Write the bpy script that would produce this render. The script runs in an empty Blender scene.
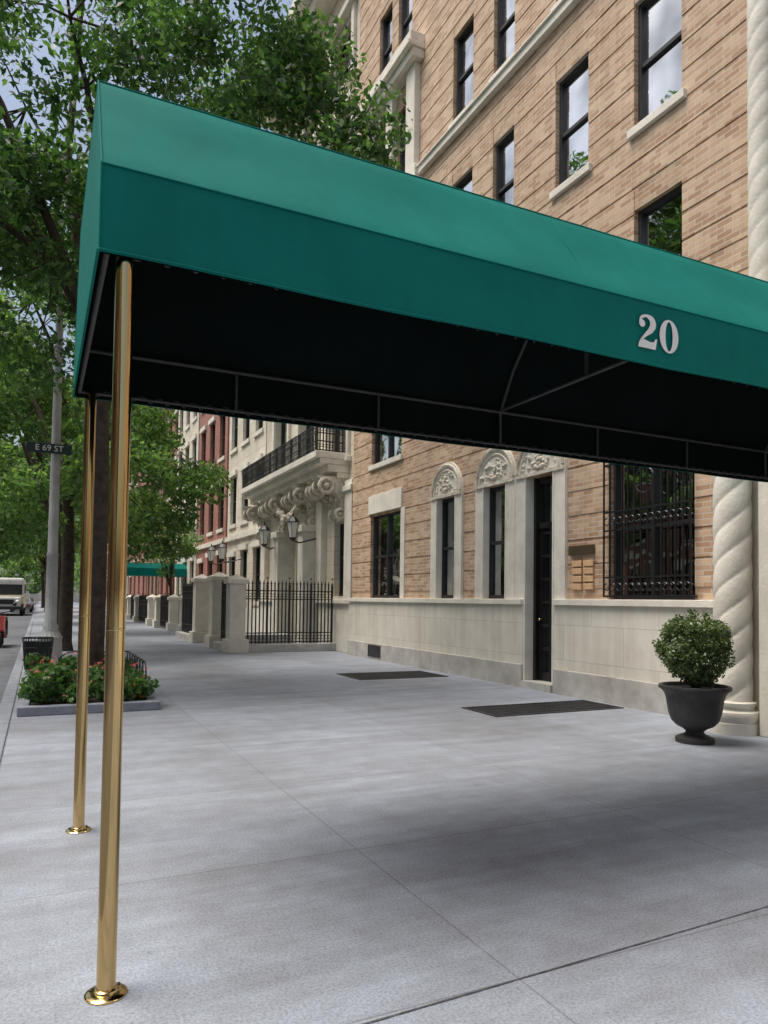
import bpy, math, random
import numpy as np
from mathutils import Vector, Matrix
random.seed(7); rng=np.random.default_rng(7)
scn=bpy.context.scene
# ------------------------------------------------------------ materials
def nt_new(name):
    m=bpy.data.materials.new(name); m.use_nodes=True
    nt=m.node_tree; b=nt.nodes['Principled BSDF']; return m,nt,b
def N(nt,t,**k):
    n=nt.nodes.new(t)
    for a,v in k.items(): setattr(n,a,v)
    return n
def ramp(nt,fac,stops):
    r=N(nt,'ShaderNodeValToRGB'); cr=r.color_ramp
    while len(cr.elements)<len(stops): cr.elements.new(.5)
    for e,(p,c) in zip(cr.elements,stops): e.position=p; e.color=(*c,1)
    nt.links.new(fac,r.inputs[0]); return r.outputs[0]
def mixc(nt,fac,a,b,mode='MIX'):
    m=N(nt,'ShaderNodeMix',data_type='RGBA',blend_type=mode)
    for s,v in ((0,fac),(6,a),(7,b)):
        if isinstance(v,(int,float)): m.inputs[s].default_value=v
        elif isinstance(v,tuple): m.inputs[s].default_value=(*v,1)
        else: nt.links.new(v,m.inputs[s])
    return m.outputs[2]
def noise(nt,vec,scale,detail=3,rough=.6):
    n=N(nt,'ShaderNodeTexNoise'); n.inputs['Scale'].default_value=scale
    n.inputs['Detail'].default_value=detail; n.inputs['Roughness'].default_value=rough
    if vec is not None: nt.links.new(vec,n.inputs['Vector'])
    return n.outputs['Fac']
def bump(nt,b,h,strength,dist):
    bp=N(nt,'ShaderNodeBump'); bp.inputs['Strength'].default_value=strength; bp.inputs['Distance'].default_value=dist
    nt.links.new(h,bp.inputs['Height']); nt.links.new(bp.outputs[0],b.inputs['Normal'])
def mat(name,c1,c2=None,scale=3,rough=.7,metal=0,bs=0,bsc=40,spec=None,lo=.3,hi=.7):
    m,nt,b=nt_new(name)
    tc=N(nt,'ShaderNodeTexCoord').outputs['Object']
    if c2 is None: c2=tuple(x*.82 for x in c1)
    col=ramp(nt,noise(nt,tc,scale,3,.62),[(lo,c2),(hi,c1)])
    nt.links.new(col,b.inputs['Base Color'])
    b.inputs['Roughness'].default_value=rough; b.inputs['Metallic'].default_value=metal
    if spec is not None: b.inputs['Specular IOR Level'].default_value=spec
    if bs: bump(nt,b,noise(nt,tc,bsc,2),bs,.01)
    return m
def brickmat(name,ca,cb,mort,bw=.215,bh=.07,ms=.007,axis='YZ',noise_amt=.5,rough=.85,offset=.5,bstr=.6,stain=(.6,.56,.5),streak=.35):
    m,nt,b=nt_new(name)
    tc=N(nt,'ShaderNodeTexCoord').outputs['Object']
    sp=N(nt,'ShaderNodeSeparateXYZ'); nt.links.new(tc,sp.inputs[0])
    cb_=N(nt,'ShaderNodeCombineXYZ')
    nt.links.new(sp.outputs[axis[0]],cb_.inputs[0]); nt.links.new(sp.outputs[axis[1]],cb_.inputs[1])
    br=N(nt,'ShaderNodeTexBrick'); br.offset=offset
    nt.links.new(cb_.outputs[0],br.inputs['Vector'])
    br.inputs['Color1'].default_value=(*ca,1); br.inputs['Color2'].default_value=(*cb,1); br.inputs['Mortar'].default_value=(*mort,1)
    br.inputs['Scale'].default_value=1; br.inputs['Mortar Size'].default_value=ms; br.inputs['Mortar Smooth'].default_value=.2
    br.inputs['Brick Width'].default_value=bw; br.inputs['Row Height'].default_value=bh; br.inputs['Bias'].default_value=0
    c=mixc(nt,noise_amt,br.outputs['Color'],ramp(nt,noise(nt,tc,1.1,4,.7),[(.3,stain),(.7,(1,1,1))]),'MULTIPLY')
    mp_=N(nt,'ShaderNodeMapping'); nt.links.new(tc,mp_.inputs[0]); mp_.inputs['Scale'].default_value=(5,5,.35)
    c=mixc(nt,streak,c,ramp(nt,noise(nt,mp_.outputs[0],1,3,.7),[(.35,(.66,.64,.61)),(.6,(1,1,1))]),'MULTIPLY')
    nt.links.new(c,b.inputs['Base Color']); b.inputs['Roughness'].default_value=rough
    inv=N(nt,'ShaderNodeMath',operation='SUBTRACT'); inv.inputs[0].default_value=1; nt.links.new(br.outputs['Fac'],inv.inputs[1])
    bump(nt,b,inv.outputs[0],bstr,.006)
    return m
def leafmat(name,dark,mid,light,trans=.35):
    m,nt,b=nt_new(name)
    g=N(nt,'ShaderNodeNewGeometry'); 
    tc=N(nt,'ShaderNodeTexCoord').outputs['Object']
    c1=ramp(nt,g.outputs['Random Per Island'],[(0,dark),(.55,mid),(1,light)])
    c=mixc(nt,.6,c1,ramp(nt,noise(nt,tc,.8,1),[(.35,(.5,.55,.5)),(.65,(1,1,1))]),'MULTIPLY')
    nt.links.new(c,b.inputs['Base Color']); b.inputs['Roughness'].default_value=.42
    b.inputs['Specular IOR Level'].default_value=.5
    tr=N(nt,'ShaderNodeBsdfTranslucent')
    c2=mixc(nt,1.0,c,(1.9,2.1,1.0),'MULTIPLY'); nt.links.new(c2,tr.inputs['Color'])
    mx=N(nt,'ShaderNodeMixShader'); mx.inputs[0].default_value=trans
    nt.links.new(b.outputs[0],mx.inputs[1]); nt.links.new(tr.outputs[0],mx.inputs[2])
    nt.links.new(mx.outputs[0],nt.nodes['Material Output'].inputs['Surface'])
    return m
M={}
M['brick']=brickmat('tan_brick',(.63,.45,.30),(.40,.235,.14),(.58,.52,.44),ms=.007)
M['brick_band']=brickmat('tan_brick_band',(.67,.49,.335),(.44,.27,.165),(.60,.54,.46),ms=.007,stain=(.74,.69,.64))
M['stone']=brickmat('limestone_block',(.80,.765,.68),(.74,.705,.62),(.50,.47,.41),bw=1.25,bh=.53,ms=.004,noise_amt=.6,stain=(.70,.66,.60),streak=.35)
M['lime']=mat('limestone',(.79,.75,.66),(.61,.57,.49),2.2,.8,bs=.5,bsc=25)
M['carved']=mat('carved_limestone',(.76,.71,.60),(.44,.39,.31),9,.85,bs=.8,bsc=22)
M['cream']=brickmat('cream_limestone',(.78,.72,.60),(.72,.66,.55),(.44,.39,.31),bw=.9,bh=.4,ms=.007,noise_amt=.5)
M['redbrick']=brickmat('red_brick',(.42,.17,.12),(.33,.12,.085),(.38,.30,.26))
M['brown']=brickmat('brownstone',(.38,.24,.18),(.34,.20,.15),(.2,.14,.1),bw=.8,bh=.35)
M['granite']=mat('granite_plinth',(.56,.54,.50),(.36,.345,.315),3,.75,bs=.3)
M['black']=mat('black_iron',(.018,.018,.02),(.010,.010,.011),6,.4)
M['frame']=mat('dark_window_frame',(.030,.032,.034),(.018,.018,.02),5,.45)
M['dark']=mat('dark_interior',(.04,.04,.038),(.012,.012,.012),2,.9)
M['blind']=mat('window_blind',(.62,.61,.57),(.46,.45,.42),2,.8)
M['doorblack']=mat('black_door_paint',(.014,.014,.014),(.008,.008,.009),4,.3)
m,nt,b=nt_new('polished_brass'); M['brass']=m
tc=N(nt,'ShaderNodeTexCoord').outputs['Object']
nt.links.new(ramp(nt,noise(nt,tc,1.6,2,.5),[(.3,(.60,.43,.19)),(.7,(.70,.51,.25))]),b.inputs['Base Color'])
b.inputs['Metallic'].default_value=1
nt.links.new(ramp(nt,noise(nt,tc,2.2,3),[(.3,(.07,.07,.07)),(.75,(.14,.14,.14))]),b.inputs['Roughness'])
# glass
m=bpy.data.materials.new('window_glass'); m.use_nodes=True; nt=m.node_tree; nt.nodes.clear(); M['glass']=m
out=N(nt,'ShaderNodeOutputMaterial'); mx=N(nt,'ShaderNodeMixShader'); tr=N(nt,'ShaderNodeBsdfTransparent'); gl=N(nt,'ShaderNodeBsdfGlossy')
tr.inputs[0].default_value=(.75,.78,.77,1); gl.inputs['Roughness'].default_value=.02
tc=N(nt,'ShaderNodeTexCoord').outputs['Object']
nt.links.new(ramp(nt,noise(nt,tc,1.1,2),[(.35,(.35,.37,.37)),(.65,(.80,.81,.80))]),gl.inputs[0])
fr=N(nt,'ShaderNodeFresnel'); fr.inputs[0].default_value=1.65
nt.links.new(fr.outputs[0],mx.inputs[0]); nt.links.new(tr.outputs[0],mx.inputs[1]); nt.links.new(gl.outputs[0],mx.inputs[2])
bp=N(nt,'ShaderNodeBump'); bp.inputs['Strength'].default_value=.3; bp.inputs['Distance'].default_value=.02
nt.links.new(noise(nt,tc,2.0,1),bp.inputs['Height']); nt.links.new(bp.outputs[0],gl.inputs['Normal']); nt.links.new(mx.outputs[0],out.inputs[0])
# fabric
def fabric(name,c,c2,rough=.8):
    m,nt,b=nt_new(name)
    tc=N(nt,'ShaderNodeTexCoord').outputs['Object']
    col=ramp(nt,noise(nt,tc,1.6,4,.7),[(.3,c2),(.7,c)])
    sp=N(nt,'ShaderNodeMapping'); nt.links.new(tc,sp.inputs[0]); sp.inputs['Scale'].default_value=(6,6,.6)
    col=mixc(nt,.3,col,ramp(nt,noise(nt,sp.outputs[0],2,3),[(.3,(.72,.76,.76)),(.7,(1,1,1))]),'MULTIPLY')
    nt.links.new(col,b.inputs['Base Color']); b.inputs['Roughness'].default_value=rough
    b.inputs['Specular IOR Level'].default_value=.12
    ad=N(nt,'ShaderNodeMath',operation='ADD'); mu=N(nt,'ShaderNodeMath',operation='MULTIPLY'); mu.inputs[1].default_value=.15
    nt.links.new(noise(nt,tc,300,1),mu.inputs[0]); nt.links.new(mu.outputs[0],ad.inputs[0]); nt.links.new(noise(nt,tc,2.5,2),ad.inputs[1])
    bump(nt,b,ad.outputs[0],.35,.02)
    return m
M['green']=fabric('green_canvas',(.004,.185,.155),(.003,.150,.125))
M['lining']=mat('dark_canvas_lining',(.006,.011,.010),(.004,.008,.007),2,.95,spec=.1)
M['pipe']=mat('galvanised_pipe',(.085,.08,.085),(.05,.047,.05),8,.6,metal=.2)
M['white']=mat('white_paint',(.84,.84,.82),(.80,.80,.78),6,.5)
M['bark']=mat('bark',(.085,.062,.045),(.03,.022,.017),9,.95,bs=1,bsc=14)
M['leaf']=leafmat('tree_leaf',(.030,.072,.026),(.065,.14,.046),(.15,.25,.08),.45)
M['leaf2']=leafmat('sunlit_look_leaf',(.06,.12,.045),(.12,.21,.075),(.23,.33,.13),.5)  # lighter copy of the tree leaf; sunlit look put into its colour
M['bushleaf']=leafmat('boxwood_leaf',(.05,.09,.03),(.12,.18,.06),(.32,.37,.19),.25)
M['bedleaf']=leafmat('bedding_leaf',(.04,.10,.03),(.08,.17,.05),(.16,.27,.08),.3)
M['red']=mat('red_petal',(.70,.09,.06),(.66,.22,.18),20,.5)
M['pot']=mat('weathered_black_planter',(.050,.047,.046),(.020,.019,.019),6,.55,bs=.4,bsc=18)
M['soil']=mat('soil',(.035,.025,.018),None,6,.95)
M['steel']=mat('dark_grate_steel',(.06,.06,.065),(.035,.035,.038),5,.5,metal=.4)
M['joint']=mat('joint_filler',(.11,.11,.115),(.06,.06,.062),9,.9)
M['greypaint']=mat('grey_painted_metal',(.42,.43,.43),(.31,.32,.32),4,.5)
M['rubber']=mat('tyre_rubber',(.02,.02,.02),None,4,.8)
M['kerb']=mat('kerb_granite',(.28,.30,.34),(.19,.205,.235),6,.7,bs=.3)
M['buswhite']=mat('bus_white_paint',(.80,.79,.76),None,2,.35)
M['busyellow']=mat('bus_yellow_paint',(.78,.70,.50),None,2,.35)
M['redpaint']=mat('red_scooter_paint',(.25,.03,.03),None,3,.25)
M['asphalt']=mat('asphalt',(.14,.148,.165),(.09,.096,.108),2.2,.85,bs=.4,bsc=90)
M['ground']=mat('earth_ground',(.12,.12,.11),(.08,.08,.07),.2,.95)
# concrete with flags
m,nt,b=nt_new('sidewalk_concrete'); M['conc']=m
tc=N(nt,'ShaderNodeTexCoord').outputs['Object']
mp=N(nt,'ShaderNodeMapping'); nt.links.new(tc,mp.inputs[0]); mp.inputs['Location'].default_value=(.25,-2.24,0)
def flags(bw,bh,ms,c1,c2,mo):
    br=N(nt,'ShaderNodeTexBrick'); br.offset=0; nt.links.new(mp.outputs[0],br.inputs['Vector'])
    br.inputs['Scale'].default_value=1; br.inputs['Brick Width'].default_value=bw; br.inputs['Row Height'].default_value=bh
    br.inputs['Mortar Size'].default_value=ms; br.inputs['Mortar Smooth'].default_value=.6; br.inputs['Bias'].default_value=0
    br.inputs['Color1'].default_value=(*c1,1); br.inputs['Color2'].default_value=(*c2,1); br.inputs['Mortar'].default_value=(*mo,1)
    return br
b1=flags(1.9,1.52,.006,(.345,.385,.455),(.30,.33,.385),(.225,.24,.27))
c=b1.outputs['Color']
c=mixc(nt,.85,c,ramp(nt,noise(nt,tc,.5,6,.72),[(.32,(.70,.66,.61)),(.60,(1.05,1.05,1.05))]),'MULTIPLY')
c=mixc(nt,.6,c,ramp(nt,noise(nt,tc,4.5,4,.7),[(.3,(.76,.75,.74)),(.7,(1.05,1.05,1.05))]),'MULTIPLY')
c=mixc(nt,.8,c,ramp(nt,noise(nt,tc,85,3,.8),[(.34,(.5,.5,.5)),(.58,(1.1,1.1,1.1))]),'MULTIPLY')
mp2=N(nt,'ShaderNodeMapping'); nt.links.new(tc,mp2.inputs[0]); mp2.inputs['Scale'].default_value=(.35,2.2,1)
c=mixc(nt,.55,c,ramp(nt,noise(nt,mp2.outputs[0],1.5,4,.7),[(.35,(.66,.63,.60)),(.6,(1.03,1.03,1.03))]),'MULTIPLY')
vo=N(nt,'ShaderNodeTexVoronoi'); vo.inputs['Scale'].default_value=3.1; nt.links.new(tc,vo.inputs['Vector'])
c=mixc(nt,.4,c,ramp(nt,vo.outputs['Distance'],[(.035,(.5,.5,.5)),(.06,(1,1,1))]),'MULTIPLY')
nt.links.new(c,b.inputs['Base Color']); b.inputs['Roughness'].default_value=.7
bump(nt,b,noise(nt,tc,70,2),.3,.004)
# ------------------------------------------------------------ mesh builder
class MB:
    def __init__(s): s.v=[]; s.f=[]
    def add(s,vs,fs):
        o=len(s.v); s.v+= [tuple(p) for p in vs]; s.f+=[tuple(i+o for i in f) for f in fs]
    def box(s,x0,x1,y0,y1,z0,z1):
        x0,x1=sorted((x0,x1)); y0,y1=sorted((y0,y1)); z0,z1=sorted((z0,z1))
        s.add([(x0,y0,z0),(x1,y0,z0),(x1,y1,z0),(x0,y1,z0),(x0,y0,z1),(x1,y0,z1),(x1,y1,z1),(x0,y1,z1)],
              [(0,3,2,1),(4,5,6,7),(0,1,5,4),(1,2,6,5),(2,3,7,6),(3,0,4,7)])
    def quad(s,a,b_,c_,d): s.add([a,b_,c_,d],[(0,1,2,3)])
    def prism_y(s,poly,y0,y1):
        n=len(poly)
        s.add([(x,y0,z) for x,z in poly]+[(x,y1,z) for x,z in poly],
              [tuple(range(n)),tuple(range(2*n-1,n-1,-1))]+[(i,i+n,(i+1)%n+n,(i+1)%n) for i in range(n)])
    def prism_x(s,poly,x0,x1):
        n=len(poly)
        s.add([(x0,y,z) for y,z in poly]+[(x1,y,z) for y,z in poly],
              [tuple(range(n)),tuple(range(2*n-1,n-1,-1))]+[(i,(i+1)%n,(i+1)%n+n,i+n) for i in range(n)])
    def tube(s,pts,rad,n=8,cap=True):
        pts=[Vector(p) for p in pts]
        if not isinstance(rad,(list,tuple)): rad=[rad]*len(pts)
        vs=[];fs=[]
        prev=None
        for i,p in enumerate(pts):
            d=(pts[min(i+1,len(pts)-1)]-pts[max(i-1,0)])
            if d.length<1e-9: d=Vector((0,0,1))
            d.normalize()
            if prev is None:
                u=d.orthogonal().normalized()
            else:
                u=(prev-d*prev.dot(d))
                u=u.normalized() if u.length>1e-6 else d.orthogonal().normalized()
            prev=u; w=d.cross(u)
            for k in range(n):
                a=2*math.pi*k/n; vs.append(p+(u*math.cos(a)+w*math.sin(a))*rad[i])
        for i in range(len(pts)-1):
            for k in range(n):
                fs.append((i*n+k,i*n+(k+1)%n,(i+1)*n+(k+1)%n,(i+1)*n+k))
        if cap: fs.append(tuple(range(n-1,-1,-1))); fs.append(tuple((len(pts)-1)*n+k for k in range(n)))
        s.add(vs,fs)
    def lathe(s,prof,cx,cy,n=32,fn=None):
        vs=[];fs=[]
        for (r,z) in prof:
            for k in range(n):
                a=2*math.pi*k/n; rr=r if fn is None else fn(r,a,z)
                vs.append((cx+rr*math.cos(a),cy+rr*math.sin(a),z))
        m_=len(prof)
        for i in range(m_-1):
            for k in range(n): fs.append((i*n+k,i*n+(k+1)%n,(i+1)*n+(k+1)%n,(i+1)*n+k))
        fs.append(tuple(range(n-1,-1,-1))); fs.append(tuple((m_-1)*n+k for k in range(n)))
        s.add(vs,fs)
    def ring(s,c,R,r,axis='x',n=14,a0=0,a1=2*math.pi,m_=5,sy=1):
        pts=[]
        for i in range(n+1):
            a=a0+(a1-a0)*i/n; u=R*math.cos(a)*sy; w=R*math.sin(a)
            if axis=='x': pts.append((c[0],c[1]+u,c[2]+w))
            elif axis=='y': pts.append((c[0]+u,c[1],c[2]+w))
            else: pts.append((c[0]+u,c[1]+w,c[2]))
        s.tube(pts,r,m_,cap=False)
    def ball(s,c,r,n=10,sz=1):
        prof=[(max(1e-4,r*math.sin(math.pi*i/n)),c[2]-r*sz*math.cos(math.pi*i/n)) for i in range(n+1)]
        s.lathe(prof,c[0],c[1],n*2)
    def make(s,name,m,parent=None,smooth=False,bevel=0):
        if not s.v: return None
        me=bpy.data.meshes.new(name); me.from_pydata(s.v,[],s.f); me.materials.append(m); me.update()
        o=bpy.data.objects.new(name,me); scn.collection.objects.link(o)
        if smooth:
            me.shade_smooth()
            try: me.set_sharp_from_angle(angle=math.radians(40))
            except Exception: pass
        if bevel:
            bm=o.modifiers.new('bevel','BEVEL'); bm.width=bevel; bm.segments=2; bm.limit_method='ANGLE'
        if parent: attach(o,parent)
        return o
def attach(o,p):
    o.parent=p; o.matrix_parent_inverse=Matrix.Translation(p.location).inverted()
def empty(name,loc=(0,0,0)):
    e=bpy.data.objects.new(name,None); e.location=loc; scn.collection.objects.link(e); e.empty_display_size=.3; return e
# ------------------------------------------------------------ leaves
def leaf_mesh(name,clumps,n,size,m,flat=.75,asp=.5,up=.5,seed=1,power=.45):
    r=np.random.default_rng(seed); C=np.array(clumps,float)
    w=C[:,3]**2; w/=w.sum(); idx=r.choice(len(C),n,p=w)
    d=r.normal(size=(n,3)); d/=np.linalg.norm(d,axis=1)[:,None]
    rad=C[idx,3]*r.random(n)**power
    p=C[idx,:3]+d*rad[:,None]*np.array([1,1,flat])
    nn=r.normal(size=(n,3))*1.0; nn[:,2]+=up; nn/=np.linalg.norm(nn,axis=1)[:,None]
    a=r.normal(size=(n,3)); a[:,2]-=.3; a-=nn*(a*nn).sum(1)[:,None]; a/=np.linalg.norm(a,axis=1)[:,None]
    b_=np.cross(nn,a); L=size*(.6+.8*r.random(n))[:,None]
    V=np.empty((n,4,3)); V[:,0]=p-a*L*.5; V[:,1]=p+b_*L*asp*.5+nn*L*.08; V[:,2]=p+a*L*.5; V[:,3]=p-b_*L*asp*.5+nn*L*.08
    me=bpy.data.meshes.new(name); me.vertices.add(n*4); me.vertices.foreach_set('co',V.reshape(-1))
    me.loops.add(n*4); me.loops.foreach_set('vertex_index',np.arange(n*4,dtype=np.int32))
    me.polygons.add(n); me.polygons.foreach_set('loop_start',np.arange(0,n*4,4,dtype=np.int32)); me.polygons.foreach_set('loop_total',np.full(n,4,dtype=np.int32))
    me.materials.append(m); me.update(calc_edges=True); me.validate()
    return me
def tree(name,base,th,cc,cr,nc,nl,ls,seed,tr,lm,extra=(),cl=(.5,.95),limbs=()):
    r=random.Random(seed); e=empty(name,base); bx,by,bz=base
    wood=MB(); top=Vector((bx+r.uniform(-.2,.2),by+r.uniform(-.2,.2),th))
    wood.tube([(bx,by,bz-.05),(bx+.01,by,bz+.25),(bx+.03,by+.02,bz+1.4),((bx+top.x)/2+.05,(by+top.y)/2,th*.6),tuple(top)],[tr*1.5,tr*1.08,tr,tr*.9,tr*.8],12)
    cl_=[]
    while len(cl_)<nc:
        d=Vector((r.gauss(0,1),r.gauss(0,1),r.gauss(0,1))).normalized(); q=r.uniform(.35,1)**.6
        p=Vector((cc[0]+d.x*cr[0]*q,cc[1]+d.y*cr[1]*q,cc[2]+d.z*cr[2]*q))
        cl_.append((p.x,p.y,p.z,r.uniform(*cl)))
    cl_+=list(extra)
    pts=[]
    for k in range(7):
        a=k*2*math.pi/7+r.uniform(-.3,.3); q=r.uniform(.45,.7)
        e_=Vector((cc[0]+math.cos(a)*cr[0]*q,cc[1]+math.sin(a)*cr[1]*q,cc[2]+r.uniform(-.2,.5)*cr[2]))
        mid=top.lerp(e_,.5)+Vector((r.uniform(-.3,.3),r.uniform(-.3,.3),r.uniform(.1,.6)))
        P=[top-Vector((0,0,.3)),top.lerp(mid,.5)+Vector((0,0,-.15)),mid,mid.lerp(e_,.5)+Vector((0,0,.15)),e_]
        wood.tube(P,[tr*.6,tr*.45,tr*.34,tr*.24,tr*.12],8); pts+=P[1:]
    P=[top-Vector((0,0,.2)),Vector((cc[0],cc[1],cc[2]-.2*cr[2])),Vector((cc[0]+.2,cc[1],cc[2]+.7*cr[2]))]; wood.tube(P,[tr*.7,tr*.45,tr*.12],8); pts+=P[1:]
    for P in limbs:
        P=[Vector(q) for q in P]; wood.tube(P,[tr*.6-(tr*.45)*i/(len(P)-1) for i in range(len(P))],8); pts+=P[1:]
    for (x,y,z,rad) in cl_:
        c_=Vector((x,y,z)); q=min(pts,key=lambda t:(t-c_).length)
        mid=q.lerp(c_,.5)+Vector((r.uniform(-.2,.2),r.uniform(-.2,.2),r.uniform(-.05,.25)))
        wood.tube([q,mid,c_],[tr*.13,tr*.09,tr*.03],5)
        for j in range(4):
            dd=Vector((r.gauss(0,1),r.gauss(0,1),r.gauss(0,.6))).normalized()*rad*.8
            wood.tube([mid.lerp(c_,.6),c_+dd],[tr*.05,tr*.015],4,cap=False)
    wood.make('trunk_and_limbs',M['bark'],e,smooth=True)
    me=leaf_mesh(name+'_leaves',cl_,nl,ls,lm,seed=seed)
    o=bpy.data.objects.new('foliage',me); scn.collection.objects.link(o); attach(o,e)
    return e
# ------------------------------------------------------------ facades
def holes(mb,X,s,y0,y1,z0,z1,ops,depth):
    ys=sorted({y0,y1,*[o[0] for o in ops],*[o[1] for o in ops]}); zs=sorted({z0,z1,*[o[2] for o in ops],*[o[3] for o in ops]})
    ys=[y for y in ys if y0<=y<=y1]; zs=[z for z in zs if z0<=z<=z1]
    for i in range(len(ys)-1):
        for j in range(len(zs)-1):
            yc=(ys[i]+ys[i+1])/2; zc=(zs[j]+zs[j+1])/2
            if any(o[0]<yc<o[1] and o[2]<zc<o[3] for o in ops): continue
            mb.quad((X,ys[i],zs[j]),(X,ys[i],zs[j+1]),(X,ys[i+1],zs[j+1]),(X,ys[i+1],zs[j]))
    X2=X-s*depth
    for (a,b_,c_,d) in [o[:4] for o in ops]:
        mb.quad((X,a,c_),(X2,a,c_),(X2,a,d),(X,a,d)); mb.quad((X,b_,c_),(X,b_,d),(X2,b_,d),(X2,b_,c_))
        mb.quad((X,a,d),(X2,a,d),(X2,b_,d),(X,b_,d)); mb.quad((X,a,c_),(X,b_,c_),(X2,b_,c_),(X2,a,c_))
def window(F,G,B,D,X,s,a,b_,c_,d,depth=.2,nx=1,rail=True,t=.055,blind=0,muntin=0):
    f0=X-s*(depth-.07); f1=X-s*(depth+.02)
    F.box(f0,f1,a,b_,c_,c_+t*1.2); F.box(f0,f1,a,b_,d-t,d); F.box(f0,f1,a,a+t,c_+t*1.2,d-t); F.box(f0,f1,b_-t,b_,c_+t*1.2,d-t)
    w=(b_-a)/nx
    for i in range(1,nx): F.box(f0+s*.004,f1,a+i*w-t*.7,a+i*w+t*.7,c_+t*1.2,d-t)
    if rail:
        zc=(c_+d)/2; F.box(f0-s*.012,f1,a+t,b_-t,zc-.028,zc+.028)
    for i in range(muntin):
        z=c_+(d-c_)*(i+1)/(muntin+1); F.box(f0-s*.02,f1,a+t,b_-t,z-.012,z+.012)
    xg=X-s*(depth-.01); G.quad((xg,a+t*.5,c_+.02),(xg,b_-t*.5,c_+.02),(xg,b_-t*.5,d-.02),(xg,a+t*.5,d-.02))
    xd=X-s*(depth+.34); D.quad((xd,a-.1,c_-.1),(xd,b_+.1,c_-.1),(xd,b_+.1,d+.1),(xd,a-.1,d+.1))
    if blind:
        xb=X-s*(depth+.06); B.quad((xb,a,d-(d-c_)*blind),(xb,b_,d-(d-c_)*blind),(xb,b_,d),(xb,a,d))
def block_behind(mb,X,s,y0,y1,H,depth=12):
    xa=X-s*.56; mb.box(xa,X-s*depth,y0+.002,y1-.002,-.2,H-.02)
    mb.box(X-s*.001,xa+s*.001,y0+.001,y0+.05,-.2,H-.02) ; mb.box(X-s*.001,xa+s*.001,y1-.05,y1-.001,-.2,H-.02)
# ============================================================ ground
g=MB(); g.quad((-600,-600,-.2),(600,-600,-.2),(600,900,-.2),(-600,900,-.2)); g.make('ground',M['ground'])
g=MB(); g.quad((-10.6,-60,-.14),(-.42,-60,-.14),(-.42,420,-.14),(-10.6,420,-.14)); g.make('road',M['asphalt'])
g=MB(); g.box(-.255,7.9,-60,420,-.19,0); sw=g.make('sidewalk',M['conc'])
j=MB(); rj=random.Random(2)
pts=[]
for i in range(241):
    x=-.25+7.3*i/240; pts.append((x,2.29+.038*(x-3.06),rj.uniform(.0024,.0052)))
j.add([(x,y-w_,.004) for x,y,w_ in pts]+[(x,y+w_*.7,.004) for x,y,w_ in pts],[(i,i+1,i+242,i+241) for i in range(240)])
o=j.make('expansion_joint',M['joint'],sw)
j=MB(); 
for (xa,xb,ya,yb) in ((4.0,5.2,23.5,25.0),(2.2,2.55,26,26.4)): j.box(xa,xb,ya,yb,.001,.008)
j.make('cellar_hatch',M['kerb'],sw)
g=MB(); 
y=-60
while y<150: g.box(-.42,-.26,y,y+2.39,-.19,.002); y+=2.4
g.make('kerb',M['kerb'],bevel=.012)
g=MB(); g.box(-15,-10.78,-60,420,-.19,0); g.make('sidewalk',M['conc'])
g=MB(); g.box(-10.77,-10.6,-60,420,-.19,.002); g.make('kerb',M['kerb'])
g=MB()
y=-40
while y<300: g.box(-5.55,-5.45,y,y+3,-.136,-.133); y+=9
g.make('road_marking',M['white'])
def grate(x0,x1,y0,y1):
    e=empty('sidewalk_grate',((x0+x1)/2,(y0+y1)/2,0)); a=MB(); a.box(x0,x1,y0,y1,.001,.003); a.make('pit_shade_sheet',M['dark'],e)  # dark sheet under the bars stands in for shade in the pit
    f=MB(); t=.04
    f.box(x0,x1,y0,y0+t,.003,.012); f.box(x0,x1,y1-t,y1,.003,.012); f.box(x0,x0+t,y0+t,y1-t,.003,.012); f.box(x1-t,x1,y0+t,y1-t,.003,.012)
    x=x0+.09
    while x<x1-.05: f.box(x,x+.014,y0+t,y1-t,.003,.010); x+=.06
    y=y0+.2
    while y<y1-.1: f.box(x0+t,x1-t,y,y+.02,.003,.0085); y+=.2
    f.make('bars',M['steel'],e)
grate(5.05,7.1,7.35,8.15); grate(5.1,6.9,11.6,12.7)
# ============================================================ brick apartment building
W=7.3
bld=empty('brick_apartment_building',(W,6,0))
wall,F,G,B,D,S,BB=MB(),MB(),MB(),MB(),MB(),MB(),MB()
cols=[(6.545,7.37),(8.3,9.07),(10.2,10.85),(11.55,12.3)]
gf=[(14.42,16.05,1.46,3.45),(11.97,12.73,1.46,3.47),(10.28,11.02,1.46,3.47),(9.0,9.75,0,3.47),(6.36,7.83,1.46,3.45)]
H=23
fl=[(4.95,6.85),(8.0,9.8),(11.05,12.85),(14.1,15.9),(17.15,18.95),(20,21.6)]
up=[]
for (z0,z1) in fl:
    for c_ in cols: up.append((c_[0],c_[1],z0,z1))
    up.append((4.0,4.85,z0,z1)); up.append((1.0,2.6,z0,z1)); up.append((-2,-1.1,z0,z1)); up.append((-5,-4.1,z0,z1))
up2=[(14.42,16.05,4.7,6.75)]
for (z0,z1) in fl[1:]: up2+= [(14.15,14.85,z0,z1),(15.2,15.9,z0,z1)]
side=[(-3.5,-2.1,1.46,3.45),(-6.5,-5.1,1.46,3.45)]
entry=[(2.9,4.5,0,2.9)]
allop=gf+up+up2+side+entry
holes(wall,W,-1,-8,17.2,0,H,allop,.15)
wall.make('brick_wall',M['brick'],bld)
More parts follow.
